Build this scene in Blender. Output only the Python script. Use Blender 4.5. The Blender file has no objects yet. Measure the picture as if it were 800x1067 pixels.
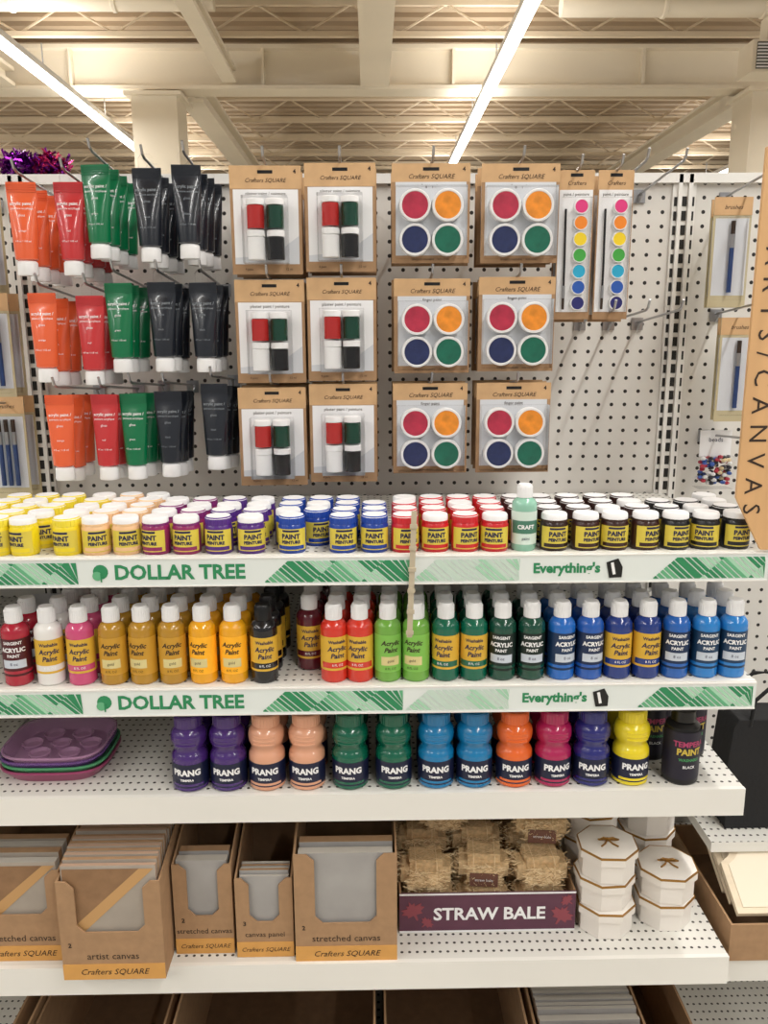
import bpy, bmesh, math, random
from mathutils import Vector, Matrix
random.seed(7)
scene = bpy.context.scene
try:
    scene.view_settings.view_transform = 'Standard'
except Exception:
    pass

# ------------------------------------------------------------------ materials
def lin(c):
    return tuple(((x/255)/12.92 if x/255 <= .04045 else ((x/255+.055)/1.055)**2.4) for x in c)
MC = {}
def P(name, col, rough=.5, metal=0.0, var=0.0, scale=40, bump=0.0, coat=0.0, stretch=None):
    if name in MC: return MC[name]
    m = bpy.data.materials.new(name); m.use_nodes = True
    nt = m.node_tree; b = nt.nodes['Principled BSDF']
    c = lin(col)
    b.inputs['Base Color'].default_value = (*c, 1)
    b.inputs['Roughness'].default_value = rough
    b.inputs['Metallic'].default_value = metal
    b.inputs['Coat Weight'].default_value = coat
    if var > 0 or bump > 0:
        tc = nt.nodes.new('ShaderNodeTexCoord'); nz = nt.nodes.new('ShaderNodeTexNoise')
        nz.inputs['Scale'].default_value = scale; nz.inputs['Detail'].default_value = 4
        mp = nt.nodes.new('ShaderNodeMapping')
        if stretch: mp.inputs['Scale'].default_value = stretch
        nt.links.new(tc.outputs['Object'], mp.inputs[0]); nt.links.new(mp.outputs[0], nz.inputs['Vector'])
        if var > 0:
            r = nt.nodes.new('ShaderNodeValToRGB')
            r.color_ramp.elements[0].position = .3; r.color_ramp.elements[1].position = .7
            r.color_ramp.elements[0].color = (*[x*(1-var) for x in c], 1)
            r.color_ramp.elements[1].color = (*[min(1, x*(1+var)) for x in c], 1)
            nt.links.new(nz.outputs['Fac'], r.inputs[0]); nt.links.new(r.outputs[0], b.inputs['Base Color'])
        if bump > 0:
            bp = nt.nodes.new('ShaderNodeBump'); bp.inputs['Strength'].default_value = bump
            bp.inputs['Distance'].default_value = .003
            nt.links.new(nz.outputs['Fac'], bp.inputs['Height']); nt.links.new(bp.outputs[0], b.inputs['Normal'])
    MC[name] = m
    return m
def holes(name, base, hole, ax, pitch, rad, rough=.5):
    m = bpy.data.materials.new(name); m.use_nodes = True
    nt = m.node_tree; b = nt.nodes['Principled BSDF']; b.inputs['Roughness'].default_value = rough
    tc = nt.nodes.new('ShaderNodeTexCoord'); s = nt.nodes.new('ShaderNodeSeparateXYZ')
    nt.links.new(tc.outputs['Object'], s.inputs[0])
    def M(op, a, bb=None):
        n = nt.nodes.new('ShaderNodeMath'); n.operation = op
        for i, v in enumerate((a, bb)):
            if v is None: continue
            if isinstance(v, (int, float)): n.inputs[i].default_value = v
            else: nt.links.new(v, n.inputs[i])
        return n.outputs[0]
    d = []
    for a, p in zip(ax, pitch):
        o = s.outputs['XYZ'.index(a)]
        f = M('FRACT', M('MULTIPLY', o, 1/p)); f = M('MULTIPLY', M('SUBTRACT', f, .5), p)
        d.append(M('MULTIPLY', f, f))
    k = M('LESS_THAN', M('SQRT', M('ADD', d[0], d[1])), rad)
    mx = nt.nodes.new('ShaderNodeMix'); mx.data_type = 'RGBA'
    mx.inputs[6].default_value = (*lin(base), 1); mx.inputs[7].default_value = (*lin(hole), 1)
    nt.links.new(k, mx.inputs[0]); nt.links.new(mx.outputs[2], b.inputs['Base Color'])
    return m
def emis(name, col, st):
    m = bpy.data.materials.new(name); m.use_nodes = True
    b = m.node_tree.nodes['Principled BSDF']
    b.inputs['Emission Color'].default_value = (*lin(col), 1); b.inputs['Emission Strength'].default_value = st
    return m
def clear(name, g=.06):
    m = bpy.data.materials.new(name); m.use_nodes = True; nt = m.node_tree
    nt.nodes.clear()
    o = nt.nodes.new('ShaderNodeOutputMaterial'); t = nt.nodes.new('ShaderNodeBsdfTransparent')
    gl = nt.nodes.new('ShaderNodeBsdfGlossy'); gl.inputs['Roughness'].default_value = .12
    fr = nt.nodes.new('ShaderNodeLayerWeight'); fr.inputs['Blend'].default_value = g
    mx = nt.nodes.new('ShaderNodeMixShader')
    t.inputs['Color'].default_value = (.99, .99, .99, 1)
    nt.links.new(fr.outputs['Fresnel'], mx.inputs[0]); nt.links.new(t.outputs[0], mx.inputs[1])
    nt.links.new(gl.outputs[0], mx.inputs[2]); nt.links.new(mx.outputs[0], o.inputs[0])
    return m

WHITE = P('white_plastic', (236, 236, 236), .35)
SHELFW = P('shelf_enamel', (228, 226, 219), .4, var=.03, scale=3)
BLACK = P('black_plastic', (16, 16, 18), .3)
KRAFT = P('kraft_card', (162, 128, 94), .8, var=.08, scale=60)
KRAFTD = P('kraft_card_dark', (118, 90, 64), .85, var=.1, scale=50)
TAN = P('tan_header_card', (202, 164, 120), .75, var=.06, scale=40)
ORG = P('orange_band', (206, 152, 80), .7, var=.05, scale=40)
CARDW = P('card_white', (230, 230, 231), .55)
CARDG = P('card_gray', (206, 209, 214), .5)
INK = P('dark_ink', (52, 36, 24), .7)
INKW = P('white_ink', (236, 236, 236), .6)
NAVYINK = P('navy_ink', (24, 26, 70), .6)
CHROME = P('zinc_wire', (170, 170, 172), .3, metal=.9)
CLEAR = clear('clear_blister')
CANVAS = P('canvas_gray_wrap', (158, 155, 152), .5, var=.08, scale=18, bump=.1)
PEG = holes('pegboard_holes', (217, 214, 208), (34, 30, 28), 'XZ', (.0254, .0254), .0036)
SHELFTOP = holes('shelf_perforations', (216, 214, 207), (60, 56, 52), 'XY', (.0127, .02), .0026)

# ------------------------------------------------------------------ mesh builder
TX = {}
def textmesh(body, size, shear=0, bold=0, align='CENTER', sp=1.0):
    k = (body, size, shear, bold, align, sp)
    if k in TX: return TX[k]
    cu = bpy.data.curves.new('t', 'FONT'); cu.body = body; cu.size = size; cu.shear = shear; cu.space_character = sp
    cu.align_x = align; cu.align_y = 'CENTER'; cu.resolution_u = 2; cu.offset = bold
    ob = bpy.data.objects.new('t', cu); scene.collection.objects.link(ob)
    dg = bpy.context.evaluated_depsgraph_get(); dg.update()
    me = bpy.data.meshes.new_from_object(ob.evaluated_get(dg))
    r = ([tuple(v.co) for v in me.vertices], [tuple(p.vertices) for p in me.polygons])
    bpy.data.objects.remove(ob); bpy.data.curves.remove(cu); bpy.data.meshes.remove(me)
    TX[k] = r
    return r

class MB:
    def __init__(s):
        s.v = []; s.f = []; s.mi = []; s.mats = []; s.M = Matrix.Identity(4)
    def m(s, mat):
        if mat not in s.mats: s.mats.append(mat)
        return s.mats.index(mat)
    def add(s, vs, fs, mat):
        o = len(s.v); s.v += [tuple(s.M @ Vector(p)) for p in vs]
        ml = mat if isinstance(mat, list) else [mat]*len(fs)
        for f, mm in zip(fs, ml):
            s.f.append(tuple(i+o for i in f)); s.mi.append(s.m(mm))
    def box(s, x0, x1, y0, y1, z0, z1, mat, top=None, front=None):
        vs = [(x, y, z) for z in (z0, z1) for y in (y0, y1) for x in (x0, x1)]
        fs = [(0, 2, 3, 1), (4, 5, 7, 6), (0, 1, 5, 4), (2, 6, 7, 3), (0, 4, 6, 2), (1, 3, 7, 5)]
        s.add(vs, fs, [mat, top or mat, front or mat, mat, mat, mat])
    def lathe(s, cx, cy, z0, prof, mats, n=20, a0=0, a1=360, sx=1, sy=1):
        full = abs(a1-a0) >= 360; cnt = n if full else n+1
        rings = []; vs = []
        for r, z in prof:
            if r < 1e-6: rings.append([len(vs)]); vs.append((cx, cy, z0+z)); continue
            ids = []
            for i in range(cnt):
                a = math.radians(a0+(a1-a0)*i/n)
                ids.append(len(vs)); vs.append((cx+sx*r*math.sin(a), cy-sy*r*math.cos(a), z0+z))
            rings.append(ids)
        fs = []; ml = []
        for k in range(len(rings)-1):
            A, B = rings[k], rings[k+1]; mm = mats[k] if isinstance(mats, list) else mats
            for i in range(n):
                j = (i+1) % cnt
                if len(A) == 1 and len(B) == 1: continue
                if len(A) == 1: fs.append((A[0], B[j], B[i]))
                elif len(B) == 1: fs.append((A[i], A[j], B[0]))
                else: fs.append((A[i], A[j], B[j], B[i]))
                ml.append(mm)
        s.add(vs, fs, ml)
    def ydisc(s, cx, cy, cz, prof, mats, n=24):
        old = s.M
        s.M = old @ Matrix.Translation((cx, cy, cz)) @ Matrix.Rotation(math.radians(90), 4, 'X')
        s.lathe(0, 0, 0, prof, mats, n); s.M = old
    def prism(s, pts, y0, y1, mat):
        n = len(pts)
        vs = [(x, y0, z) for x, z in pts]+[(x, y1, z) for x, z in pts]
        fs = [tuple(range(n)), tuple(range(2*n-1, n-1, -1))]+[(i, i+n, (i+1) % n+n, (i+1) % n) for i in range(n)]
        s.add(vs, fs, mat)
    def tube(s, path, r, mat, n=8):
        path = [Vector(p) for p in path]; vs = []; fs = []
        for i, p in enumerate(path):
            d = (path[min(i+1, len(path)-1)]-path[max(i-1, 0)]).normalized()
            u = d.cross(Vector((1, 0, 0.01)))
            if u.length < .1: u = d.cross(Vector((0, 0, 1)))
            u.normalize(); w = d.cross(u)
            for k in range(n):
                a = 2*math.pi*k/n; vs.append(tuple(p+r*(math.cos(a)*u+math.sin(a)*w)))
        for i in range(len(path)-1):
            for k in range(n):
                fs.append((i*n+k, i*n+(k+1) % n, (i+1)*n+(k+1) % n, (i+1)*n+k))
        fs.append(tuple(range(n))[::-1]); fs.append(tuple(range((len(path)-1)*n, len(path)*n)))
        s.add(vs, fs, mat)
    def text(s, body, size, fn, mat, shear=0, bold=0, align='CENTER', sp=1.0):
        v, f = textmesh(body, size, shear, bold, align, sp)
        s.add([fn(p[0], p[1]) for p in v], f, mat)
    def quad(s, pts, mat): s.add(pts, [tuple(range(len(pts)))], mat)
    def mesh(s, name):
        me = bpy.data.meshes.new(name); me.from_pydata(s.v, [], s.f)
        for m in s.mats: me.materials.append(m)
        me.polygons.foreach_set('material_index', s.mi)
        me.polygons.foreach_set('use_smooth', [True]*len(s.f))
        me.update()
        try: me.set_sharp_from_angle(angle=math.radians(32))
        except Exception: pass
        return me
    def obj(s, name, loc=(0, 0, 0), parent=None, rz=0, bevel=0):
        return place(s.mesh(name), name, loc, parent, rz, bevel)
def place(me, name, loc=(0, 0, 0), parent=None, rz=0, bevel=0):
    o = bpy.data.objects.new(name, me); scene.collection.objects.link(o)
    o.location = loc; o.rotation_euler = (0, 0, rz)
    if parent: o.parent = parent
    if bevel:
        b = o.modifiers.new('bevel', 'BEVEL'); b.width = bevel; b.segments = 2; b.limit_method = 'ANGLE'
    return o
def empty(name, loc=(0, 0, 0)):
    e = bpy.data.objects.new(name, None); scene.collection.objects.link(e); e.location = loc; e.empty_display_size = .05
    return e
def flat(x, y, z):
    return lambda a, b: (x+a, y, z+b)
def cyl(cx, cy, r, z):
    return lambda a, b: (cx+r*math.sin(a/r), cy-r*math.cos(a/r), z+b)

# ------------------------------------------------------------------ room shell
FLOORM = P('floor_tile', (180, 174, 162), .35, var=.06, scale=2)
CREAM = P('cream_paint', (232, 222, 202), .7, var=.03, scale=1)
DECK = P('roof_deck', (172, 152, 126), .8, var=.07, scale=1)
JOIST = P('joist_paint', (212, 196, 170), .7)
b = MB(); b.box(-16, 16, -9, 27, -.1, 0, FLOORM); b.obj('floor')
b = MB(); b.box(-16, 16, -9, 27, 5.72, 5.85, DECK)
for i in range(110):
    y = -8.9+i*.33; b.box(-16, 16, y, y+.15, 5.66, 5.72, DECK)
b.obj('ceiling')
b = MB(); b.box(-16, 16, 27, 27.2, 0, 5.85, CREAM); b.obj('wall_far')
def girder(name, x0, x1, y0, y1, z0, z1, along):
    g = MB(); t = .05
    if along == 'x':
        ym = (y0+y1)/2
        g.box(x0, x1, y0, y1, z0, z0+t, CREAM); g.box(x0, x1, y0, y1, z1-t, z1, CREAM); g.box(x0, x1, ym-.06, ym+.06, z0+t, z1-t, CREAM)
        k = x0+1
        while k < x1:
            g.box(k, k+.04, y0+.02, y1-.02, z0+t, z1-t, CREAM); k += 2.7
    else:
        xm = (x0+x1)/2
        g.box(x0, x1, y0, y1, z0, z0+t, CREAM); g.box(x0, x1, y0, y1, z1-t, z1, CREAM); g.box(xm-.05, xm+.05, y0, y1, z0+t, z1-t, CREAM)
    return g.obj(name)
girder('roof_girder', -16, 16, 11.1, 11.5, 4.92, 5.5, 'x')
girder('roof_beam', -2.75, -2.4, 11.51, 26, 4.85, 5.2, 'y')
girder('roof_beam', 5.5, 5.85, 11.51, 26, 4.85, 5.2, 'y')
girder('roof_beam', -.1, .3, 3, 11.09, 4.95, 5.2, 'y')
girder('roof_beam', -2.05, -1.85, 3, 11.09, 5.0, 5.2, 'y')
girder('roof_beam', -5.3, -4.95, 3, 11.09, 4.95, 5.2, 'y')
k = 5.6
while k < 26:
    if abs(k-11.3) > .4:
        b = MB()
        b.box(-16, 16, k-.04, k+.04, 5.58, 5.655, JOIST); b.box(-16, 16, k-.04, k+.04, 5.22, 5.28, JOIST)
        x = -14
        up = True
        while x < 14:
            b.tube([(x, k, 5.26 if up else 5.6), (x+.6, k, 5.6 if up else 5.26)], .016, JOIST, 5); up = not up; x += .6
        b.obj('bar_joist')
    k += 1.45
def column(x, y):
    b = MB(); b.box(x-.32, x+.32, y-.32, y+.32, 0, 4.84, CREAM); b.box(x-.42, x+.42, y-.42, y+.42, 0, .12, CREAM)
    b.box(x-.4, x+.4, y-.4, y+.4, 4.80, 4.848, CREAM); b.box(x-.15, x+.15, y-.15, y+.15, 4.848, 4.918, CREAM); b.obj('column')
column(-3.0, 11.3); column(5.68, 11.1)
def duct(x, L, y, z, r):
    b = MB()
    b.M = Matrix.Translation((x, y, z)) @ Matrix.Rotation(math.radians(90), 4, 'Y')
    b.lathe(0, 0, 0, [(0, 0), (r, 0), (r, L), (0, L)], CREAM, 20)
    q = 1.2
    while q < L: b.lathe(0, 0, q, [(r, 0), (r+.015, .01), (r+.015, .05), (r, .06)], CREAM, 20); q += 1.2
    b.M = Matrix.Identity(4)
    for q in (x+.8, x+L*.5, x+L-.8): b.box(q, q+.03, y-.02, y+.02, z+r, 5.655, CREAM)
    b.obj('air_duct')
duct(2.3, 8, 9.2, 5.33, .13)
duct(-9, 7.2, 9.2, 5.36, .10)
b = MB()
VENT = P('vent_dark', (70, 66, 60), .6)
b.box(4.55, 5.2, 9.0, 9.4, 4.55, 4.9, CREAM); b.box(4.6, 5.15, 8.985, 9.0, 4.58, 4.87, VENT)
for i in range(8): b.box(4.6, 5.15, 8.97, 8.99, 4.59+i*.035, 4.605+i*.035, WHITE)
b.box(4.75, 5.0, 9.1, 9.3, 4.9, 5.19, CREAM)
b.obj('air_vent')
GLOW = emis('fluorescent_tube', (255, 252, 246), 6)
def lamp(par, x, y, ly, p, z=4.54, up=False):
    l = bpy.data.lights.new('tube_lamp', 'AREA'); l.shape = 'RECTANGLE'; l.size = .15; l.size_y = ly
    l.energy = p; l.color = (1, .975, .935)
    o = bpy.data.objects.new('tube_lamp', l); scene.collection.objects.link(o); o.location = (x, y, z); o.parent = par
    if up: o.rotation_euler = (math.pi, 0, 0)
def strip(x, y0, y1, z=4.6, w=.15):
    b = MB()
    b.box(x-w/2, x+w/2, y0, y1, z, z+.07, WHITE)
    b.box(x-w/2+.012, x+w/2-.012, y0+.02, y1-.02, z-.04, z, GLOW)
    k = y0+.5
    while k < y1:
        b.tube([(x, k, z+.07), (x, k, 4.95)], .008, CHROME, 5); k += 2.4
    return b.obj('ceiling_strip_light')
for x in (-9.3, -3.9, 1.56, 7.0):
    s1 = strip(x, -8, 20)
    lamp(s1, x, -3.2, 8.5, 275)
    lamp(s1, x, 9.5, 12, 200)
    lamp(s1, x, 11, 17, 235, 4.69, True)  # upward lamp added above the housing to brighten the ceiling

# ------------------------------------------------------------------ gondola
gond = empty('gondola_shelving')
def panel(x0, x1):
    b = MB(); b.box(x0, x1, 0, .012, .15, 1.815, PEG); b.obj('pegboard', parent=gond)
panel(-.618, .562); panel(.604, 1.8); panel(-1.86, -.662)
SLOT = P('slot_dark', (30, 28, 26), .7)
UPR = P('upright_enamel', (230, 228, 223), .4)
for x in (-.64, .583):
    b = MB(); b.box(x-.0215, x+.0215, -.006, .03, 0, 1.83, UPR)
    b.box(x+.006, x+.013, -.012, -.006, 0, 1.83, UPR); b.box(x-.013, x-.006, -.012, -.006, 0, 1.83, UPR)
    z = .2
    while z < 1.8:
        b.box(x-.0185, x-.0135, -.0075, -.005, z, z+.016, SLOT); b.box(x+.0135, x+.0185, -.0075, -.005, z, z+.016, SLOT)
        b.box(x-.0045, x+.0045, -.0075, -.005, z, z+.017, SLOT); z += .0254
    b.obj('upright', parent=gond)
b = MB(); b.box(-1.86, 1.8, -.012, .035, 1.815, 1.832, UPR); b.box(-1.86, 1.8, .012, .03, .1, 1.815, SHELFW)
b.obj('top_rail', parent=gond)
b = MB(); b.box(-1.86, 1.8, -.42, .01, 0, .14, SHELFW); b.obj('base_kick', parent=gond, bevel=.004)

G1 = P('leaf_green', (40, 134, 86), .5); G2 = P('mid_green', (96, 172, 126), .5); G3 = P('pale_green', (162, 206, 176), .5)
G4 = P('hatch_gray_green', (192, 212, 198), .5)
STRIPW = P('strip_white', (222, 228, 224), .35)
def pattern(b, x0, x1, y, z0, z1, cols):
    h = z1-z0; w = 2.2*h; x = x0; i = 0
    while x < x1-1e-4:
        for kind in (0, 1):
            if kind == 0: A, B_, C = (x, z0), (x+w, z0), (x+w/2, z1)
            else: A, B_, C = (x+w/2, z1), (x+w*1.5, z1), (x+w, z0)
            n = 7
            for q in range(n):
                s0, s1 = q/n, (q+.76)/n
                def L(P0, P1, s): return (min(x1, max(x0, P0[0]+(P1[0]-P0[0])*s)), P0[1]+(P1[1]-P0[1])*s)
                if kind: a1, a2, c1, c2 = L(A, B_, s0), L(A, B_, s1), L(C, B_, s0), L(C, B_, s1)
                else: a1, a2, c1, c2 = L(B_, A, s0), L(B_, A, s1), L(C, A, s0), L(C, A, s1)
                b.quad([(p[0], y, p[1]) for p in (a1, a2, c2, c1)], cols[(q//3+i+kind*2) % len(cols)])
        x += w; i += 1
def shelf(zt, label, dx=0, y0=-.45, x0=-.638, x1=.580, lip=.045):
    b = MB()
    b.box(x0, x1, y0+.004, -.004, zt-.02, zt, SHELFW, top=SHELFTOP)
    b.box(x0, x1, y0-.004, y0+.004, zt-lip, zt+.001, SHELFW)
    b.box(x0, x1, y0+.004, y0+.02, zt-lip, zt-lip+.002, SHELFW)
    for x in (x0+.003, x1-.006):
        old = b.M; b.M = Matrix.Translation((x, 0, 0)) @ Matrix.Rotation(math.radians(-90), 4, 'Z')
        b.prism([(.006, zt-.02), (.006, zt-.09), (.03, zt-.09), (-y0-.03, zt-.038), (-y0-.03, zt-.02)], 0, .003, SHELFW); b.M = old
    if label:
        ys = y0-.006
        b.box(x0, x1, ys, y0-.004, zt-.042, zt-.003, STRIPW)
        yf = ys-.0006; za, zb = zt-.039, zt-.007; zm = (za+zb)/2
        pattern(b, -.62+dx, -.425+dx, yf, za, zb, [G1, G2, G1, G3])
        pattern(b, -.157+dx, .055+dx, yf, za, zb, [G1, G2, G1, G3])
        pattern(b, .058+dx, .215+dx, yf, za, zb, [G4, G3, G4])
        pattern(b, .41+dx, .575, yf, za, zb, [G1, G2, G1, G3])
        b.text('DOLLAR TREE', .0300, flat(-.278+dx, yf, zm), G1, bold=.0010)
        b.ydisc(-.392+dx, yf+.0004, zm+.002, [(0.011, .0002), (.0, .0006)], G1, 14)
        b.ydisc(-.397+dx, yf, zm-.004, [(0.007, .0004), (.0, .0008)], G2, 12)
        b.box(-.3925+dx, -.3905+dx, yf-.0006, yf, zm-.013, zm, G1)
        b.text("Everything's", .0205, flat(.284+dx, yf, zm+.001), G1, bold=.0008)
        b.M = Matrix.Translation((.354+dx, yf, zm)) @ Matrix.Rotation(math.radians(-12), 4, 'Y')
        b.prism([(-.010, -.012), (.008, -.015), (.012, .0), (.008, .014), (-.010, .012)], -.0006, 0, BLACK)
        b.text('1', .024, flat(-.002, -.001, 0), INKW, bold=.001)
        b.M = Matrix.Identity(4)
        b.box(x0, x1, ys-.001, y0-.004, zt-.003, zt-.0008, UPR); b.box(x0, x1, ys-.001, y0-.004, zt-.044, zt-.042, UPR)
    return b.obj('metal_shelf', parent=gond)
Z1, Z2, Z3, Z4, Z5 = 1.234, 1.031, .850, .546, .17
shelf(Z1, True); shelf(Z2, True, -.01); shelf(Z3, False, lip=.045); shelf(Z4, False, lip=.05); shelf(Z5, False)
for (xa, xb) in ((-1.86, -.645), (.588, 1.8)):
    for z in ((Z1, Z2, Z3, Z4, Z5) if xa < 0 else (.50, Z5)):
        shelf(z, False, x0=xa, x1=xb, y0=-.45 if xa < 0 else -.40)

# ------------------------------------------------------------------ paint jars
JL = P('jar_label_yellow', (216, 196, 74), .5)
def jar_mesh(name, col, lidc, wl=False):
    c = P('paint_'+name, col, .28, coat=.2); lc = P('lid_'+name, lidc, .35)
    zs = .0462 if wl else .0522
    b = MB()
    b.lathe(0, 0, 0, [(0, 0), (.0192, 0), (.0204, .002), (.0204, .039), (.0185, .043)], c, 20)
    b.lathe(0, 0, 0, [(.0183, .0425), (.019, .0428), (.019, zs), (.0188, .0530), (.0176, .0548), (.0163, .0548), (0, .0546)], [lc, lc, WHITE, WHITE if wl else lc, WHITE, WHITE], 20)
    for i in range(20):
        a = 2*math.pi*i/20; b.box(.019*math.cos(a)-.0005, .019*math.cos(a)+.0005, .019*math.sin(a)-.0005, .019*math.sin(a)+.0005, .0435, zs, lc)
    b.lathe(0, 0, 0, [(.0206, .005), (.0206, .037)], JL, 16, -75, 75)
    b.text('PAINT', .0100, cyl(0, 0, .021, .0255), NAVYINK, bold=.0004)
    b.text('PEINTURE', .0064, cyl(0, 0, .021, .0172), NAVYINK, bold=.0003)
    b.lathe(0, 0, 0, [(.0208, .0065), (.0208, .012)], c, 12, -60, 60)
    b.lathe(0, 0, 0, [(.0208, .0325), (.0208, .0355)], NAVYINK, 12, -35, 35)
    return b.mesh('jar_'+name)
jars = [
 ('yellow', (232, 208, 30), (236, 216, 60), [-.593, -.548, -.509, -.447]),
 ('peach', (232, 188, 140), (236, 196, 148), [-.404, -.360]),
 ('magenta', (140, 34, 90), (132, 44, 112), [-.316, -.271]),
 ('purple', (80, 38, 122), (84, 44, 130), [-.225, -.178]),
 ('blue', (24, 60, 150), (34, 70, 160), [-.118, -.043, .004]),
 ('red', (196, 32, 40), (200, 40, 48), [.05, .094, .138, .182]),
 ('brown', (44, 26, 22), (60, 40, 34), [.271]),
 ('dark_brown', (54, 26, 22), (56, 32, 28), [.316, .361, .406]),
 ('black', (24, 24, 28), (34, 32, 32), [.451, .496, .541])]
for n, c, l, xs in jars:
    e = empty(n+'_paint_jars', (xs[0], -.424, Z1)); dark = n in ('brown', 'dark_brown', 'black')
    me = jar_mesh(n, c, l, False); mew = jar_mesh(n+'_pale', c, l, True)
    for r in range(5 if n in ('yellow', 'peach') else 4):
        xx = list(xs)
        if r and n in ('blue',): xx = [-.128, -.084, -.041, .003]
        if r and n == 'yellow': xx = [-.59, -.545, -.50, -.448]
        if r and n == 'brown': xx = [.227, .271]
        for x in xx:
            if r == 3 and random.random() < .12: continue
            w_ = (dark and r == 0) or random.random() < .25
            place(mew if w_ else me, 'jar', (x-xs[0]+random.uniform(-.001, .001)+(.001*r), r*.0435+random.uniform(-.001, .001), 0), e, random.uniform(-.5, .5))
def bottle_mesh(name, col, style, h=.121, r=.0206, capc=None, words='ACRYLIC'):
    c = P('bottle_'+name, col, .22, coat=.5); cap = capc or WHITE
    b = MB(); s = h/.132
    b.lathe(0, 0, 0, [(0, 0), (r*.9, 0), (r, .003), (r, .090*s), (r*.96, .096*s), (r*.78, .102*s), (r*.58, .105*s), (r*.5, .108*s)], c, 24)
    b.lathe(0, 0, 0, [(r*.5, .1055*s), (r*.62, .106*s), (r*.59, .128*s), (r*.5, .132*s), (0, .132*s)], cap, 24)
    for i in range(24):
        a = 2*math.pi*i/24; q = r*.605
        b.box(q*math.cos(a)-.0004, q*math.cos(a)+.0004, q*math.sin(a)-.0004, q*math.sin(a)+.0004, .107*s, .127*s, cap)
    q = r+.0002
    if style == 'yellow':
        lb = P('label_gold', (216, 172, 56), .5)
        b.lathe(0, 0, 0, [(q, .022*s), (q, .08*s)], lb, 18, -95, 95)
        b.text('Washable', .007, cyl(0, 0, q+.0003, .071*s), NAVYINK, bold=.0002)
        b.text('Acrylic', .0108, cyl(0, 0, q+.0003, .059*s), NAVYINK, bold=.0003, shear=.2)
        b.text('Paint', .0108, cyl(0, 0, q+.0003, .047*s), NAVYINK, bold=.0003, shear=.2)
        b.lathe(0, 0, 0, [(q+.0002, .026*s), (q+.0002, .036*s)], c, 14, -70, 70)
        b.text('8 FL OZ', .005, cyl(0, 0, q+.0004, .031*s), INKW)
    elif style == 'self':
        lb = P('label_'+name, tuple(min(255, int(x*1.08+8)) for x in col), .5)
        b.lathe(0, 0, 0, [(q, .018*s), (q, .082*s)], lb, 18, -100, 100)
        b.text('Acrylic', .0105, cyl(0, 0, q+.0003, .068*s), INK, bold=.0003, shear=.3)
        b.text('Paint', .0105, cyl(0, 0, q+.0003, .056*s), INK, bold=.0003, shear=.3)
        b.lathe(0, 0, 0, [(q+.0002, .03*s), (q+.0002, .045*s)], P('label_cream', (214, 200, 140), .6), 14, -40, 40)
        b.text('gold', .006, cyl(0, 0, q+.0004, .0375*s), INK)
        b.text('8 FL OZ', .005, cyl(0, 0, q+.0004, .024*s), INK)
    elif style == 'mint':
        b.lathe(0, 0, 0, [(q, .014*s), (q, .080*s)], P('label_mint', (206, 222, 212), .5), 18, -100, 100)
        b.lathe(0, 0, 0, [(q+.0002, .036*s), (q+.0002, .062*s)], P('label_mint_band', (70, 120, 100), .5), 18, -70, 70)
        b.text('CRAFT', .0085, cyl(0, 0, q+.0004, .049*s), INKW, bold=.0003)
        b.text('paint', .006, cyl(0, 0, q+.0004, .026*s), NAVYINK)
    else:
        lb = P('label_dark_'+name, tuple(int(x*.45) for x in col), .45)
        b.lathe(0, 0, 0, [(q, .018*s), (q, .082*s)], lb, 18, -100, 100)
        b.text('SARGENT', .0065, cyl(0, 0, q+.0003, .075*s), INKW, bold=.0002)
        b.text(words, .0092, cyl(0, 0, q+.0003, .063*s), INKW, bold=.0004)
        b.text('PAINT', .0065, cyl(0, 0, q+.0003, .053*s), INKW, bold=.0002)
        b.lathe(0, 0, 0, [(q+.0002, .032*s), (q+.0002, .046*s)], P('label_patch', (196, 204, 214), .5), 14, -50, 50)
        b.text('8 oz', .0065, cyl(0, 0, q+.0004, .039*s), NAVYINK)
        b.lathe(0, 0, 0, [(q+.0002, .022*s), (q+.0002, .027*s)], c, 14, -90, 90)
    return b.mesh('bottle_'+name)
place(bottle_mesh('mint', (140, 190, 168), 'mint', h=.098, r=.0185), 'craft_paint_bottle', (.2255, -.424, Z1))

specs = [
 ('crimson', (168, 28, 50), 'dark', [-.539]), ('white', (226, 224, 220), 'yellow', [-.489]),
 ('pink', (198, 74, 118), 'yellow', [-.442]), ('ochre', (176, 130, 34), 'self', [-.394, -.348, -.303]),
 ('golden', (230, 162, 24), 'self', [-.257, -.211]), ('jet', (20, 20, 24), 'yellow', [-.1645]),
 ('burgundy', (90, 24, 36), 'yellow', [-.099]), ('scarlet', (204, 50, 34), 'yellow', [-.058, -.019]),
 ('lime', (110, 166, 66), 'self', [.024, .067]), ('emerald', (6, 96, 72), 'yellow', [.111, .155]),
 ('forest', (16, 70, 54), 'dark', [.199, .243]), ('royal', (28, 100, 184), 'dark', [.288]), ('azure', (28, 84, 168), 'dark', [.332]),
 ('navy', (26, 52, 122), 'yellow', [.376, .42]), ('cobalt', (30, 92, 172), 'dark', [.465]), ('sky', (36, 122, 194), 'dark', [.509, .553])]
for n, c, st, xs in specs:
    me = bottle_mesh(n, c, st, capc=(BLACK if n == 'jet' else None))
    for x in xs:
        for r in range(4 if n != 'crimson' else 2):
            y0 = -.423 if n not in ('burgundy',) else -.375
            if r == 3 and x > .2: continue
            place(me, 'acrylic_paint_bottle', (x+.002*r+random.uniform(-.0008, .0008), y0+r*.0445, Z2), None, random.uniform(-.3, .3))

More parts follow.
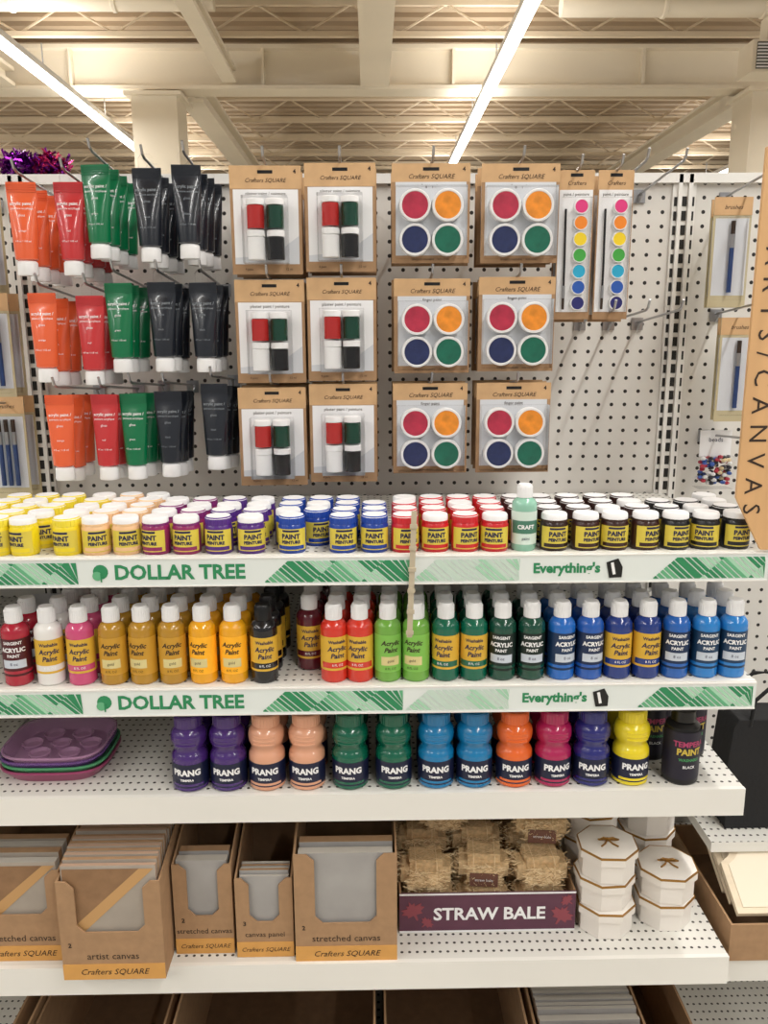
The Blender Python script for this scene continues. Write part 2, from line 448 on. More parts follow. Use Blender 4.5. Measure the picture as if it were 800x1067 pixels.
# ------------------------------------------------------------------ tempera squeeze bottles
TL = P('tempera_label', (18, 24, 54), .4)
def tempera(name, col):
    c = P('tempera_'+name, col, .25, coat=.5); b = MB()
    prof = [(0, 0), (.025, 0), (.0285, .003), (.0285, .052), (.0278, .057), (.0256, .061), (.024, .064), (.0234, .067), (.024, .070),
            (.0262, .074), (.0280, .080), (.0283, .088), (.0268, .095), (.023, .1), (.0195, .103)]
    b.lathe(0, 0, 0, prof, c, 28)
    for q in range(3):
        b.lathe(0, 0, .076+q*.006, [(.0270, 0), (.0292-.0003*q, .0012), (.0292-.0003*q, .0028), (.0270, .004)], c, 10, -35, 35)
    b.lathe(0, 0, 0, [(.0195, .1025), (.0215, .103), (.0212, .119), (.0195, .1215), (0, .122)], c, 28)
    for i in range(28):
        a = 2*math.pi*i/28; q = .0213
        b.box(q*math.cos(a)-.0005, q*math.cos(a)+.0005, q*math.sin(a)-.0005, q*math.sin(a)+.0005, .104, .118, c)
    q = .0287
    b.lathe(0, 0, 0, [(q, .008), (q, .047)], TL, 24, -120, 120)
    b.text('PRANG', .0138, cyl(0, 0, q+.0004, .033), INKW, bold=.0006)
    b.text('TEMPERA', .0052, cyl(0, 0, q+.0004, .021), INKW, bold=.0002)
    b.lathe(0, 0, 0, [(q+.0003, .0105), (q+.0003, .0145)], c, 20, -55, 55)
    return b.mesh('tempera_'+name)
ts = [('purple', (66, 36, 108), [-.289, -.229]), ('peach', (218, 160, 128), [-.168, -.105]), ('green', (4, 92, 68), [-.0366, .032]),
      ('turquoise', (14, 116, 168), [.099, .160]), ('orange', (224, 100, 36), [.223]), ('magenta', (168, 28, 82), [.285]),
      ('indigo', (34, 36, 112), [.346]), ('yellow', (228, 206, 32), [.409])]
for n, c, xs in ts:
    me = tempera(n, c)
    for x in xs:
        for r in range(2): place(me, 'tempera_paint_bottle', (x+.001*r, -.414+r*.06, Z3), None, random.uniform(-.15, .15))
b = MB()
b.lathe(0, 0, 0, [(0, 0), (.026, 0), (.028, .003), (.028, .085), (.026, .094), (.017, .1), (.014, .102)], BLACK, 28)
b.lathe(0, 0, 0, [(.015, .1015), (.019, .102), (.0185, .119), (0, .12)], BLACK, 28)
b.lathe(0, 0, 0, [(.0283, .01), (.0283, .09)], P('black_label', (26, 22, 40), .5), 24, -110, 110)
b.text('TEMPERA', .0125, cyl(0, 0, .0287, .070), P('pink_ink', (170, 60, 100), .5), bold=.0004)
b.text('PAINT', .0145, cyl(0, 0, .0287, .057), P('yellow_ink', (200, 176, 70), .5), bold=.0006)
b.text('WASHABLE', .0065, cyl(0, 0, .0287, .044), P('green_ink', (70, 150, 90), .5), bold=.0002)
b.text('BLACK', .0065, cyl(0, 0, .0287, .032), INKW, bold=.0001)
me = b.mesh('tempera_black')
place(me, 'black_tempera_bottle', (.490, -.414, Z3), None, .1); place(me, 'black_tempera_bottle', (.533, -.33, Z3)); place(me, 'black_tempera_bottle', (.467, -.335, Z3)); place(me, 'black_tempera_bottle', (.50, -.26, Z3))

# plastic palettes on the left
def dish(b, z, w, d, h, c, cx=0, cy=0):
    n = 40
    def ring(s, zz, off=0):
        pts = []
        for i in range(n):
            a = 2*math.pi*i/n; ca, sa = math.cos(a), math.sin(a); e = .55
            pts.append((cx+(w*s-off)*math.copysign(abs(ca)**e, ca), cy+(d*s-off)*math.copysign(abs(sa)**e, sa), zz))
        return pts
    rs = [ring(.82, z), ring(1, z+h), ring(1, z+h+.003), ring(.97, z+h+.003), ring(.97, z+h), ring(.80, z+.003)]
    vs = sum(rs, []); fs = []
    for k in range(5):
        for i in range(n): fs.append((k*n+i, k*n+(i+1) % n, (k+1)*n+(i+1) % n, (k+1)*n+i))
    fs.append(tuple(range(n))[::-1]); fs.append(tuple(range(5*n, 6*n))); b.add(vs, fs, c)
b = MB()
def tinted(name, col, f):
    m = bpy.data.materials.new(name); m.use_nodes = True; nt = m.node_tree; p = nt.nodes['Principled BSDF']
    p.inputs['Base Color'].default_value = (*lin(col), 1); p.inputs['Roughness'].default_value = .2
    p.inputs['Alpha'].default_value = f
    return m
TP1 = tinted('tint_purple', (118, 80, 150), .62); TP2 = tinted('tint_pink', (196, 150, 186), .5); TP3 = tinted('tint_green', (84, 160, 112), .75)
for i, c in enumerate([P('dish_magenta', (150, 60, 100), .3), TP3, TP1, TP2]):
    dish(b, i*.0085, .088-.0015*i, .075, .018, c, random.uniform(-.003, .003), 0)
for i in range(6):
    a = i*math.pi/3; b.lathe(.048*math.cos(a), .038*math.sin(a), .0295, [(0.016, .0), (.018, .006), (.016, .007), (.012, .002), (0, .001)], TP2, 16)
b.lathe(0, 0, .0295, [(0.014, .0), (.016, .006), (.014, .007), (.010, .002), (0, .001)], TP2, 16)
b.obj('paint_palette_stack', (-.518, -.34, Z3))
b = MB(); dish(b, 0, .05, .05, .05, P('dish_white', (222, 222, 224), .3))
b.obj('white_plastic_dish', (-.585, -.20, Z2))

# ------------------------------------------------------------------ peg hooks
def hook_mesh(L=.235):
    b = MB(); b.tube([(0, 0, 0), (0, -.02, .002), (0, -L*.5, .010), (0, -L*.93, .018), (0, -L*.97, .022), (0, -L, .034)], .0022, CHROME, 8)
    b.box(-.011, .011, -.004, -.0005, -.014, .009, CHROME); b.tube([(0, -.003, -.014), (0, -.02, 0)], .002, CHROME, 6)
    return b.mesh('hook')
HM = hook_mesh()
def hook(x, z): place(HM, 'peg_hook', (x, -.0005, z-.020))

# ------------------------------------------------------------------ paint tubes
SZ = .93
TP = [(.024, .0125, .0125), (.027, .0178, .0168), (.05, .0190, .0157), (.08, .0205, .0118), (.105, .0218, .0076), (.125, .0228, .0035), (.134, .0232, .0012), (.154, .0232, .0012)]
TP = [(z*SZ, w, t) for z, w, t in TP]
def tube_mesh(name, col, ink=None):
    c = P('tube_'+name, col, .25, coat=.4); b = MB(); n = 24; ink = ink or INKW
    b.lathe(0, 0, 0, [(0, 0), (.0152, 0), (.0162, .002), (.0156, .020), (.013, .0228)], WHITE, 24)
    vs = []; fs = []
    for z, w, t in TP:
        for i in range(n):
            a = 2*math.pi*i/n; vs.append((w*math.sin(a), -t*math.cos(a), z))
    for k in range(len(TP)-1):
        for i in range(n): fs.append((k*n+i, k*n+(i+1) % n, (k+1)*n+(i+1) % n, (k+1)*n+i))
    fs.append(tuple(range(n))[::-1]); fs.append(tuple(range((len(TP)-1)*n, len(TP)*n)))
    b.add(vs, fs, c)
    for q in range(4): b.box(-.023, .023, -.0018, .0018, .128+q*.0036, .1295+q*.0036, c)
    b.prism([(-.012, .142), (.012, .142), (.012, .158), (.007, .164), (-.007, .164), (-.012, .158)], -.0006, .0006, CLEAR)
    def fn(z0):
        def g(x, y):
            z = z0+y
            for (za, wa, ta), (zb, wb, tb) in zip(TP, TP[1:]):
                if za <= z <= zb:
                    k = (z-za)/(zb-za); w = wa+(wb-wa)*k; t = ta+(tb-ta)*k
                    return (x, -t*math.sqrt(max(.05, 1-(x/w)**2))-.0007, z)
            return (x, -.003, z)
        return g
    b.text('acrylic paint /', .0068, fn(.110), ink, bold=.0001)
    b.text('peinture acrylique', .0048, fn(.1025), ink)
    b.text(name, .0045, fn(.068), ink); b.text('4 fl oz / 118 ml', .004, fn(.052), ink); b.text('gloss', .0055, fn(.092), ink)
    return b.mesh('tube_'+name)
GI = P('gray_ink', (130, 136, 140), .5)
TM = {'orange': tube_mesh('orange', (222, 96, 54)), 'red': tube_mesh('red', (186, 48, 50)), 'green': tube_mesh('green', (8, 106, 64)),
      'black': tube_mesh('black', (26, 30, 38), GI)}
ztop = {1: 1.815, 2: 1.638, 3: 1.466}
tubes = [(1, 'orange', -.553, -.026), (1, 'red', -.478, -.024), (1, 'green', -.433, .004), (1, 'black', -.352, -.006), (1, 'black', -.288, 0),
         (2, 'orange', -.533, -.02), (2, 'red', -.457, -.02), (2, 'green', -.411, 0), (2, 'black', -.341, 0), (2, 'black', -.271, 0),
         (3, 'orange', -.520, -.012), (3, 'red', -.445, -.012), (3, 'green', -.396, -.006), (3, 'black', -.341, -.006), (3, 'black', -.262, .004)]
for row, col, x, dz in tubes:
    zt = ztop[row]+dz
    hook(x, zt+.012)
    nb = 4 if row == 1 else 3
    if col == 'red' and row == 3: nb = 2
    for r in range(nb):
        place(TM[col], 'paint_tube', (x+random.uniform(-.002, .002)+.003*r, -.212+r*.042, zt-.149+random.uniform(-.003, .003)-.003*r), None, random.uniform(-.12, .12))
# ------------------------------------------------------------------ blister cards
def plaster_mesh():
    b = MB(); w, h = .114, .167
    b.prism([(-w/2, -h), (w/2, -h), (w/2, 0), (-w/2, 0)], -.0006, .0006, KRAFT)
    b.box(-w/2+.005, w/2-.005, -.0011, -.0006, -h+.016, -.036, CARDW)
    b.prism([(-w/2+.005, -h+.016), (w/2-.005, -h+.016), (w/2-.005, -h+.06), (.01, -h+.03), (-w/2+.005, -h+.026)], -.0013, -.0011, CARDG)
    b.box(-w/2, w/2, -.001, -.0006, -.035, 0, TAN)
    b.box(-.012, .012, -.0014, -.001, -.012, -.007, BLACK)
    b.text('Crafters SQUARE', .0088, flat(0, -.0015, -.0225), INK, shear=.3)
    b.text('4', .009, flat(.047, -.0015, -.009), INK, bold=.0003)
    b.text('plaster paint / peinture', .007, flat(0, -.0015, -.0425), INK)
    b.text('4 pots', .005, flat(-.03, -.0015, -h+.008), INK); b.text('12 ml', .005, flat(.035, -.0015, -h+.008), INK)
    pc = {'r': P('pot_red', (178, 42, 40), .25, coat=.4), 'g': P('pot_green', (12, 62, 46), .25, coat=.4), 'w': P('pot_white', (234, 234, 234), .3), 'k': P('pot_black', (20, 20, 22), .25, coat=.4)}
    for x, z, k in ((-.0155, -.098, 'r'), (.0155, -.098, 'g'), (-.0155, -.146, 'w'), (.0155, -.146, 'k')):
        b.lathe(x, -.0165, z, [(0, 0), (.0130, 0), (.0139, .001), (.0139, .034), (.012, .036)], pc[k], 20)
        b.lathe(x, -.0165, z, [(.012, .0355), (.0144, .036), (.0144, .0445), (.013, .0455), (0, .0455)], WHITE, 20)
    b.box(-.036, .036, -.033, -.0014, -.151, -.049, CLEAR)
    return b.mesh('plaster_card')
def round_mesh():
    b = MB(); w, h = .126, .153
    b.prism([(-w/2, -h), (w/2, -h), (w/2, 0), (-w/2, 0)], -.0006, .0006, KRAFT)
    b.box(-w/2+.006, w/2-.006, -.0011, -.0006, -h+.012, -.028, CARDG)
    b.box(-w/2, w/2, -.001, -.0006, -.028, 0, TAN); b.box(-.013, .013, -.0014, -.001, -.011, -.006, BLACK)
    b.text('Crafters SQUARE', .0100, flat(0, -.0016, -.020), INK, shear=.3)
    b.text('finger paint', .007, flat(0, -.0016, -.034), INK)
    b.text('4', .009, flat(.053, -.0016, -.009), INK, bold=.0003)
    b.text('tempera washable    non-toxic', .005, flat(0, -.0016, -h+.006), INK)
    cs = [(-.0262, -.0655, (182, 48, 74)), (.0262, -.0655, (236, 146, 44)), (-.0262, -.1180, (38, 48, 92)), (.0262, -.1180, (24, 104, 82))]
    for x, z, c in cs:
        m = P('disc_%d_%d_%d' % c, c, .3, coat=.3, var=.18, scale=70)
        b.ydisc(x, -.001, z, [(.0240, 0), (.0252, .003), (.0252, .018), (.0244, .0195), (.0216, .0195), (.0208, .0185), (0, .0185)], [WHITE]*5+[m], 30)
    b.box(-.057, .057, -.024, -.0014, -.147, -.036, CLEAR)
    return b.mesh('round_card')
def strip_mesh():
    b = MB(); w, h = .058, .234
    b.prism([(-w/2, -h), (w/2, -h), (w/2, 0), (-w/2, 0)], -.0006, .0006, KRAFT)
    b.box(-w/2+.002, w/2-.002, -.0011, -.0006, -h+.012, -.03, CARDW); b.box(-w/2, w/2, -.001, -.0006, -.03, 0, TAN)
    b.box(-.01, .01, -.0014, -.001, -.010, -.005, BLACK)
    b.text('Crafters', .009, flat(0, -.0015, -.02), INK, shear=.3); b.text('paint / peinture', .0068, flat(0, -.0015, -.037), INK)
    for i, c in enumerate([(226, 60, 130), (244, 140, 40), (244, 214, 40), (70, 170, 70), (40, 170, 210), (40, 90, 180), (40, 40, 110)]):
        m = P('dot_%d_%d_%d' % c, c, .35, coat=.3)
        b.ydisc(.008, -.001, -.056-i*.0253, [(.0118, 0), (.0125, .003), (.0115, .008), (.0105, .008), (.0102, .0072), (0, .0072)], [WHITE]*4+[m], 22)
    b.tube([(-.017, -.006, -.06), (-.016, -.006, -.15), (-.016, -.006, -.18)], .0019, BLACK, 8)
    b.tube([(-.016, -.006, -.18), (-.016, -.006, -.2)], .0026, CHROME, 8); b.tube([(-.016, -.006, -.2), (-.016, -.006, -.208), (-.016, -.006, -.218)], .0022, INK, 8)
    b.box(-.024, .024, -.012, -.0014, -.223, -.042, CLEAR)
    return b.mesh('strip_card')
PM, RM, SM = plaster_mesh(), round_mesh(), strip_mesh()
for row, zt in ztop.items():
    for x in (-.165, -.045):
        hook(x, zt+.004)
        for r in range(3): place(PM, 'plaster_paint_card', (x+random.uniform(-.002, .002), -.205+r*.05, zt-random.uniform(0, .004)-(.003 if x < -.1 else 0)), None, random.uniform(-.03, .03))
    for x in (.102, .2445):
        hook(x, zt+.004)
        for r in range(3): place(RM, 'finger_paint_card', (x+random.uniform(-.002, .002), -.205+r*.045, zt-random.uniform(0, .004)), None, random.uniform(-.03, .03))
for x in (.336, .400):
    hook(x, 1.806)
    for r in range(2): place(SM, 'watercolor_strip_card', (x, -.20+r*.03, 1.803-.004*r), None, random.uniform(-.03, .03))
for x, z in ((.44, 1.815), (.50, 1.815), (.40, 1.585), (.455, 1.585), (.51, 1.585), (.66, 1.81), (.66, 1.60)):
    hook(x, z)
# ------------------------------------------------------------------ brush packs either side
BLUE = P('brush_blue', (34, 60, 110), .3, coat=.3)
def brushes_mesh(w=.066, h=.185, n=3):
    b = MB(); b.box(-w/2, w/2, -.0008, .0008, -h, 0, P('pack_card', (186, 174, 140), .6)); b.box(-w/2, w/2, -.0016, -.0008, -.03, 0, TAN)
    b.box(-w/2+.004, w/2-.004, -.0012, -.0008, -h+.02, -.035, CARDG)
    b.text('brushes', .01, flat(0, -.002, -.017), INK, shear=.3)
    for i in range(n):
        x = (i-(n-1)/2)*.013
        b.tube([(x, -.007, -.16), (x, -.007, -.12), (x, -.007, -.085)], .0042, BLUE, 8); b.tube([(x, -.007, -.085), (x, -.007, -.062)], .0046, CHROME, 8)
        b.tube([(x, -.007, -.062), (x, -.007, -.05), (x, -.007, -.04)], .004, INK, 8)
    b.box(-w/2+.006, w/2-.006, -.014, -.0016, -h+.012, -.034, CLEAR)
    return b.mesh('brush_pack')
BM = brushes_mesh()
BM2 = brushes_mesh(n=1)
for x, z in ((.632, 1.775), (.66, 1.572), (-.665, 1.62), (-.655, 1.44), (-.68, 1.80)):
    for r in range(2): place(BM if x < 0 else BM2, 'paint_brush_pack', (x+.006*r, -.11+r*.03, z), None, .04*(r-.5))
    if x < 0: hook(x, z)
b = MB()
b.box(-.03, .03, -.001, .001, -.02, .03, CARDW); b.text('beads', .012, flat(0, -.0015, .012), NAVYINK)
bc = [P('bead_%d' % i, c, .3) for i, c in enumerate([(170, 50, 66), (60, 90, 160), (220, 220, 220), (210, 190, 150), (40, 40, 50)])]
for i in range(110):
    x, y, z = random.uniform(-.028, .028), random.uniform(-.015, .012), random.uniform(-.075, -.022)
    b.lathe(x, y, z, [(0, 0), (.004, .0015), (.0052, .004), (.004, .0065), (0, .008)], random.choice(bc), 7)
b.box(-.033, .033, -.019, .016, -.08, -.018, CLEAR)
b.obj('bead_bag', (.655, -.06, 1.335)); hook(.655, 1.37)

FO = P('purple_foil', (130, 40, 150), .2, metal=.9); FP = P('pink_foil', (210, 60, 120), .2, metal=.9)
b = MB()
for i in range(900):
    cx = random.choice([-.72, -.64, -.585]); a, t = random.uniform(0, 6.28), random.uniform(0, 3.14)
    R = random.uniform(.008, .030)
    p = Vector((cx+R*math.cos(a)*math.sin(t)*1.3, .02+R*math.sin(a)*math.sin(t), 1.852+R*math.cos(t)*.7))
    d = Vector((random.uniform(-1, 1), random.uniform(-1, 1), random.uniform(-1, 1))).normalized()*.014
    s_ = Vector((random.uniform(-1, 1), random.uniform(-1, 1), random.uniform(-1, 1))).normalized()*.0025
    b.quad([tuple(p-d-s_), tuple(p+d-s_), tuple(p+d+s_), tuple(p-d+s_)], FO if cx < -.6 or random.random() < .5 else FP)
b.obj('foil_garland')

# ------------------------------------------------------------------ canvas display boxes
def display(name, x0, x1, yf, yb, h, cut, zc, words, num, stack_h, ncv, fill=1.0, cover=None, hband=.028, stripe=False, rise=.035, topm=None):
    b = MB(); w = x1-x0; cx = w/2; t = .003; d = yb-yf
    cw = w*cut/2
    r = .012
    pts = [(0, 0), (w, 0), (w, h)]
    pts += [(cx+cw+r, h), (cx+cw, h-r), (cx+cw, zc+r)]+[(cx+cw-r, zc), (cx-cw+r, zc)]+[(cx-cw, zc+r), (cx-cw, h-r), (cx-cw-r, h), (0, h)]
    b.prism(pts, 0, t, KRAFT)
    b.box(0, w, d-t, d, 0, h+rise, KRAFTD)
    for xx in (0, w-t):
        b.add([(xx, t, 0), (xx+t, t, 0), (xx+t, d-t, 0), (xx, d-t, 0), (xx, t, h), (xx+t, t, h), (xx+t, d-t, h+rise), (xx, d-t, h+rise)],
              [(0, 3, 2, 1), (4, 5, 6, 7), (0, 1, 5, 4), (2, 3, 7, 6), (0, 4, 7, 3), (1, 2, 6, 5)], KRAFT)
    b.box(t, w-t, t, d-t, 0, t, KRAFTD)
    b.box(0, w, -.0008, 0, 0, hband, ORG)
    b.text('Crafters SQUARE', min(.0145, w*.115), flat(cx, -.0013, hband/2), INK, shear=.3)
    b.text(words, min(.0165, w*.14), flat(cx, -.0006, hband+.014), INK)
    b.text(num, .011, flat(.014, -.0006, hband+.034), INK, bold=.0003)
    cm = cover or CANVAS
    n_in = max(1, int(ncv*fill)); step = (d-2*t-.008)/ncv
    y = t+.004
    for i in range(n_in):
        hh = stack_h+random.uniform(-.003, .003)-(.006 if i == 0 else 0); jx = random.uniform(-.0015, .0015)
        b.box(t+.004+jx, w-t-.004+jx, y, y+step*.72, t, hh, (topm or CARDW) if i % 2 == 0 else KRAFT, front=cm); y += step
    if stripe:
        y0 = t+.0034; hs = stack_h-.012
        b.add([(t+.006, y0, zc-.01), (w*.80, y0, hs), (t+.006, y0, hs)], [(0, 1, 2)], P('print_kraft', (140, 106, 74), .6, var=.15, scale=40))
        b.add([(t+.006, y0-.0002, zc-.03), (w*.94, y0-.0002, hs), (w*.80, y0-.0002, hs), (t+.006, y0-.0002, zc-.005)], [(0, 1, 2, 3)], P('print_tan', (190, 148, 96), .6))
    return b.obj(name, (x0, yf, Z4+.0005))
PRT = P('artist_print', (164, 154, 142), .5, var=.1, scale=14)
TOPK = P('wrap_edge', (176, 146, 124), .5); TOPG = P('wrap_edge_gray', (184, 178, 168), .5)
display('canvas_display_box', -.645, -.505, -.435, -.25, .165, .66, .085, 'stretched canvas', '1', .182, 9, .45, cover=PRT, stripe=True, rise=.03, topm=TOPG)
display('canvas_display_box', -.494, -.333, -.478, -.25, .175, .66, .085, 'artist canvas', '2', .205, 22, 1, cover=PRT, stripe=True, topm=TOPK)
display('canvas_display_box', -.328, -.232, -.425, -.24, .165, .52, .07, 'stretched canvas', '2', .172, 8, .3, rise=.04, topm=TOPG)
display('canvas_display_box', -.226, -.133, -.435, -.25, .145, .52, .065, 'canvas panel', '3', .150, 26, .2, rise=.05, topm=TOPG)
display('canvas_display_box', -.129, .036, -.447, -.23, .195, .60, .07, 'stretched canvas', '2', .198, 9, .25, rise=.03, topm=TOPG)

# ------------------------------------------------------------------ straw bales
b = MB(); MAR = P('maroon_print', (92, 52, 70), .6, var=.1, scale=30); STRAW = P('straw', (216, 186, 142), .9, var=.16, scale=160, bump=.4)
STR2 = P('straw_light', (236, 212, 170), .9); STR3 = P('straw_dark', (176, 142, 102), .9); LEAF = P('maple_leaf', (140, 66, 76), .6)
WRAP = P('bale_label', (112, 74, 60), .6)
x0, w, d, h = 0, .30, .22, .075
b.box(0, w, 0, .003, 0, h, MAR); b.box(0, w, d-.003, d, 0, h, KRAFT); b.box(0, .003, .003, d-.003, 0, h, KRAFT); b.box(w-.003, w, .003, d-.003, 0, h, KRAFT); b.box(.003, w-.003, .003, d-.003, 0, .003, KRAFT)
b.box(0, w, -.0008, 0, h-.003, h, CARDW); b.box(0, w, -.0008, 0, 0, .003, CARDW)
b.text('STRAW BALE', .0325, flat(w*.51, -.0012, h*.46), INKW, bold=.0009)
def leaf(cx, cz, s, rot=0):
    pts = []
    base = [(0, 1), (.12, .62), (.35, .72), (.3, .45), (.85, .5), (.7, .28), (.95, .1), (.55, -.1), (.6, -.35), (.12, -.28), (.06, -.8), (-.06, -.8), (-.12, -.28), (-.6, -.35), (-.55, -.1), (-.95, .1), (-.7, .28), (-.85, .5), (-.3, .45), (-.35, .72), (-.12, .62)]
    for x, z in base[::-1]:
        pts.append((cx+s*(x*math.cos(rot)-z*math.sin(rot)), cz+s*(x*math.sin(rot)+z*math.cos(rot))))
    b.prism(pts, -.0009, -.0002, LEAF)
leaf(.024, .040, .022, .4); leaf(.276, .028, .022, -.5); leaf(.046, .018, .013, -.8); leaf(.286, .058, .013, .9)
b.obj('straw_bale_box', (.042, -.385, Z4+.0005))
def bale_mesh(sd, lab):
    rnd = random.Random(sd); bm = bmesh.new(); bmesh.ops.create_cube(bm, size=1)
    hx, hy, hz = .043, .034, .0285
    bmesh.ops.scale(bm, vec=(2*hx, 2*hy, 2*hz), verts=bm.verts)
    bmesh.ops.bevel(bm, geom=list(bm.edges), offset=.015, segments=4, affect='EDGES')
    bmesh.ops.subdivide_edges(bm, edges=list(bm.edges), cuts=2, use_grid_fill=True)
    bm.normal_update()
    for v in bm.verts: v.co += v.normal*rnd.uniform(-.0015, .0015)
    b = MB(); bm.verts.ensure_lookup_table()
    b.add([tuple(v.co) for v in bm.verts], [tuple(x.index for x in f.verts) for f in bm.faces], STRAW); bm.free()
    for i in range(420):
        ax = rnd.choice([0, 0, 1, 2]); sg = rnd.choice([-1, 1]); ex, ey, ez = hx-.012, hy-.012, hz-.010
        if ax == 0: p = Vector((rnd.uniform(-ex, ex), -hy-.0008, rnd.uniform(-ez, ez)))
        elif ax == 1: p = Vector((sg*(hx+.0008), rnd.uniform(-ey, ey), rnd.uniform(-ez, ez)))
        else: p = Vector((rnd.uniform(-ex, ex), rnd.uniform(-ey, ey), hz+.0008))
        dd = Vector((rnd.uniform(-1, 1), rnd.uniform(-.3, .3), rnd.uniform(-.4, .4))).normalized()*rnd.uniform(.003, .010)
        ss = Vector((0, .0002, .0005)) if ax != 2 else Vector((0, .0005, 0))
        b.quad([tuple(p-dd-ss), tuple(p+dd-ss), tuple(p+dd+ss), tuple(p-dd+ss)], rnd.choice([STR2, STR2, STR3, STRAW]))
    for sx in (-.018, .018):
        b.tube([(sx, -hy+.006, -hz+.004), (sx, -hy-.001, 0), (sx, -hy+.003, hz-.006), (sx, -hy+.010, hz-.000), (sx, 0, hz+.001), (sx, hy-.010, hz)], .0008, STR2, 5)
    if lab:
        b.box(-.024, .024, -hy-.003, -hy-.0018, -hz+.006, hz-.026, WRAP); b.text('straw bale', .0075, flat(0, -hy-.0035, -.010), INKW)
    return b.mesh('bale')
bms = [bale_mesh(i, i % 2) for i in range(4)]
k = 0
for zz, items in ((.034, [(.092, -.338), (.19, -.338), (.286, -.338), (.092, -.262), (.19, -.262), (.286, -.262)]), (.0925, [(.090, -.338), (.191, -.325), (.288, -.335), (.09, -.250), (.19, -.245), (.29, -.25)]), (.151, [(.125, -.255), (.30, -.29), (.21, -.22)])):
    for x, y in items:
        place(bms[k % 4 if zz > .05 else 0], 'straw_bale', (x+random.uniform(-.003, .003), y, Z4+zz), None, random.uniform(-.12, .12)); k += 1
# ------------------------------------------------------------------ octagonal keepsake boxes
b = MB(); CREW = P('keepsake_white', (230, 224, 216), .5, bump=.15, scale=60); GLD = P('gold_trim', (164, 120, 56), .35, metal=.6)
def octo(rad, z0, z1, mat):
    b.lathe(0, 0, 0, [(0, z0), (rad, z0), (rad, z1), (0, z1)], mat, 8, 22.5, 382.5)
octo(.047, 0, .034, CREW); octo(.0515, .034, .049, CREW); octo(.0520, .0465, .0499, GLD)
b.lathe(0, 0, 0, [(.0500, .0499), (.045, .0525), (0, .053)], CREW, 8, 22.5, 382.5)
for sx in (-1, 1):
    b.tube([(0, 0, .0555), (sx*.008, -.004, .0600), (sx*.017, -.006, .0580), (sx*.012, -.002, .0550), (0, 0, .0548)], .0018, GLD, 6)
    b.tube([(0, 0, .0548), (sx*.006, -.012, .0545), (sx*.014, -.020, .0545)], .0015, GLD, 6)
b.lathe(0, 0, .0528, [(0.004, 0), (.0045, .0028), (0, .005)], GLD, 10)
OM = b.mesh('keepsake')
def stack(x, y, n):
    for i in range(n): place(OM, 'octagonal_keepsake_box', (x+random.uniform(-.003, .003), y+random.uniform(-.003, .003), Z4+.0005+i*.0535), None, random.uniform(-.12, .12))
stack(.396, -.365, 3); stack(.504, -.350, 2); stack(.398, -.25, 3); stack(.508, -.238, 3); stack(.455, -.12, 3)

# ------------------------------------------------------------------ boxes on the base deck
def openbox(name, x0, x1, y0, y1, z0, h, fill=None):
    b = MB(); t = .004; w = x1-x0; d = y1-y0
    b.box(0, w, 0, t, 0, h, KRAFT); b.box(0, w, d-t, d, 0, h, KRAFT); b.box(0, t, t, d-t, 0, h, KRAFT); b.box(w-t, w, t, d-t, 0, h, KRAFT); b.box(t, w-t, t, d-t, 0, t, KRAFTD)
    if fill:
        y = .012
        while y < d-.02:
            b.box(.01, w-.01, y, y+.007, t, h+random.uniform(.0, .012), fill, top=TOPG, front=CANVAS); y += .0105
    return b.obj(name, (x0, y0, z0))
openbox('cardboard_box', -.60, -.37, -.44, -.1, Z5+.001, .19)
openbox('cardboard_box', -.35, .0, -.445, -.1, Z5+.001, .215)
openbox('cardboard_box', .015, .265, -.44, -.1, Z5+.001, .20)
openbox('canvas_panel_crate', .275, .47, -.445, -.1, Z5+.001, .20, KRAFT)
openbox('cardboard_box', .48, .57, -.42, -.1, Z5+.001, .16)
openbox('artwork_crate', -.635, -.605, -.42, -.12, Z5+.001, .2)

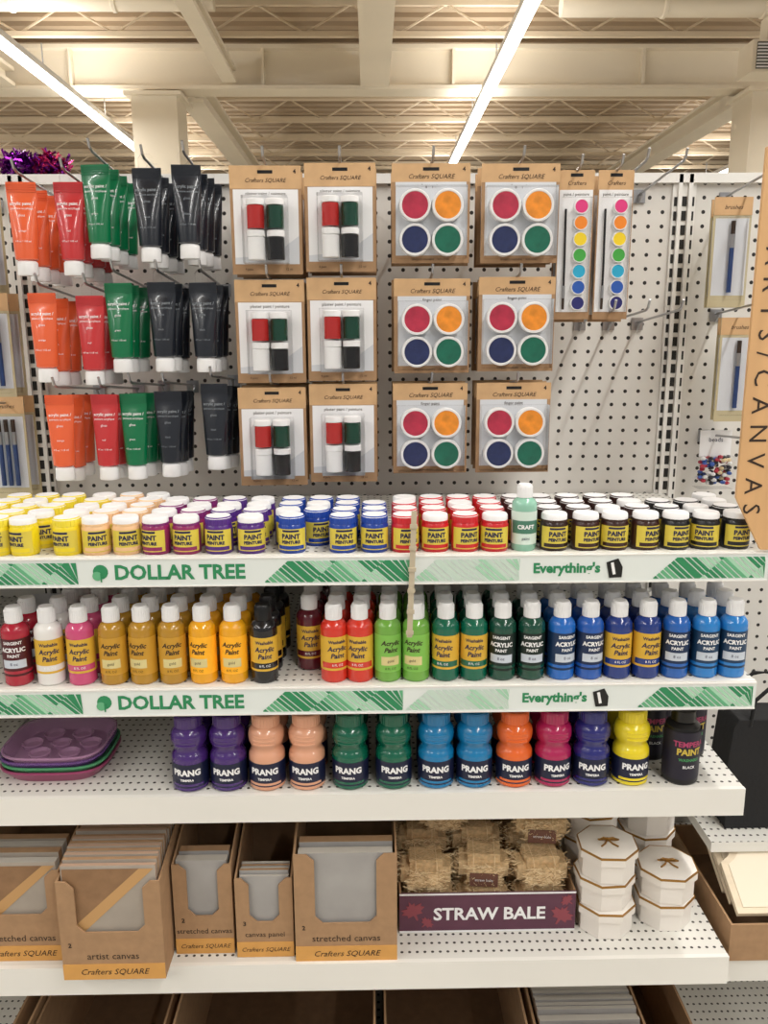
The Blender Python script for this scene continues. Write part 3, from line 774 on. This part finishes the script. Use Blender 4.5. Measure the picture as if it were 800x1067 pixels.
# ------------------------------------------------------------------ right bay goods
openbox('cardboard_tray', .60, .80, -.41, -.12, .501, .07)
WD = P('pale_wood', (214, 198, 172), .6, var=.06, scale=12, stretch=(1, 8, 1))
b = MB()
for k in range(3):
    b.M = Matrix.Translation((0, .03*k, .0)) @ Matrix.Rotation(math.radians(-62), 4, 'X')
    pts = [(-.085, 0), (.085, 0), (.085, .09), (.07, .10), (.055, .118), (.03, .122), (.018, .135), (0, .14), (-.018, .135), (-.03, .122), (-.055, .118), (-.07, .10), (-.085, .09)]
    b.prism(pts, 0, .010, WD)
    b.prism([(x*.86, .01+z*.84) for x, z in pts], -.0015, 0, P('pale_wood_inset', (222, 210, 188), .55))
b.M = Matrix.Identity(4)
b.obj('wooden_plaque_stack', (.70, -.40, .585))
BAG = P('black_fabric', (22, 22, 24), .8, bump=.3, scale=80)
b = MB(); b.prism([(0, 0), (.16, 0), (.17, .10), (.16, .20), (.15, .215), (.01, .215), (0, .2), (-.008, .1)], 0, .07, BAG)
for s_ in (.002, .068): b.tube([(.03, s_, .20), (.035, s_, .25), (.06, s_, .275), (.10, s_, .275), (.125, s_, .25), (.13, s_, .20)], .004, BAG, 6)
b.obj('black_tote_bag', (.64, -.27, .66), bevel=.006)
b = MB(); b.box(.6, .9, -.31, -.004, .640, .6595, SHELFW, top=SHELFTOP); b.obj('side_shelf', parent=gond)
SG = P('sign_wood', (210, 166, 116), .6, var=.08, scale=6, stretch=(6, 6, .6))
b = MB()
b.prism([(.523, 1.315), (.565, 1.238), (.66, 1.238), (.66, 1.785), (.523, 1.785)], -.459, -.453, SG)
b.text('ARTS/CANVAS', .036, lambda a, c: (.5445+c, -.4596, 1.475-a), INK, sp=1.75)
b.obj('aisle_sign')
b = MB(); b.M = Matrix.Translation((.058, -.4635, 1.211)) @ Matrix.Rotation(math.radians(2), 4, 'Y')
CS = P('clip_strip', (186, 174, 150), .5)
b.box(-.004, .004, -.001, .0005, -.10, .09, CS)
for q in range(6): b.box(-.0055, .0055, -.003, -.001, -.095+q*.032, -.089+q*.032, CS)
b.obj('clip_strip', parent=gond)
# ------------------------------------------------------------------ camera, world
w = bpy.data.worlds.new('world'); scene.world = w; w.use_nodes = True
bg = w.node_tree.nodes['Background']; bg.inputs[0].default_value = (1, .985, .96, 1); bg.inputs[1].default_value = .34
cam = bpy.data.cameras.new('camera'); cam.sensor_fit = 'VERTICAL'; cam.sensor_height = 36; cam.lens = 36*860/1067; cam.clip_start = .02
co = bpy.data.objects.new('camera', cam); scene.collection.objects.link(co)
M = Matrix.Translation((0, -1.61, 1.55)) @ Matrix.Rotation(math.radians(-.9), 4, 'Z') @ Matrix.Rotation(math.radians(90-12.3), 4, 'X') @ Matrix.Rotation(math.radians(-.3), 4, 'Z')
co.matrix_world = M
scene.camera = co
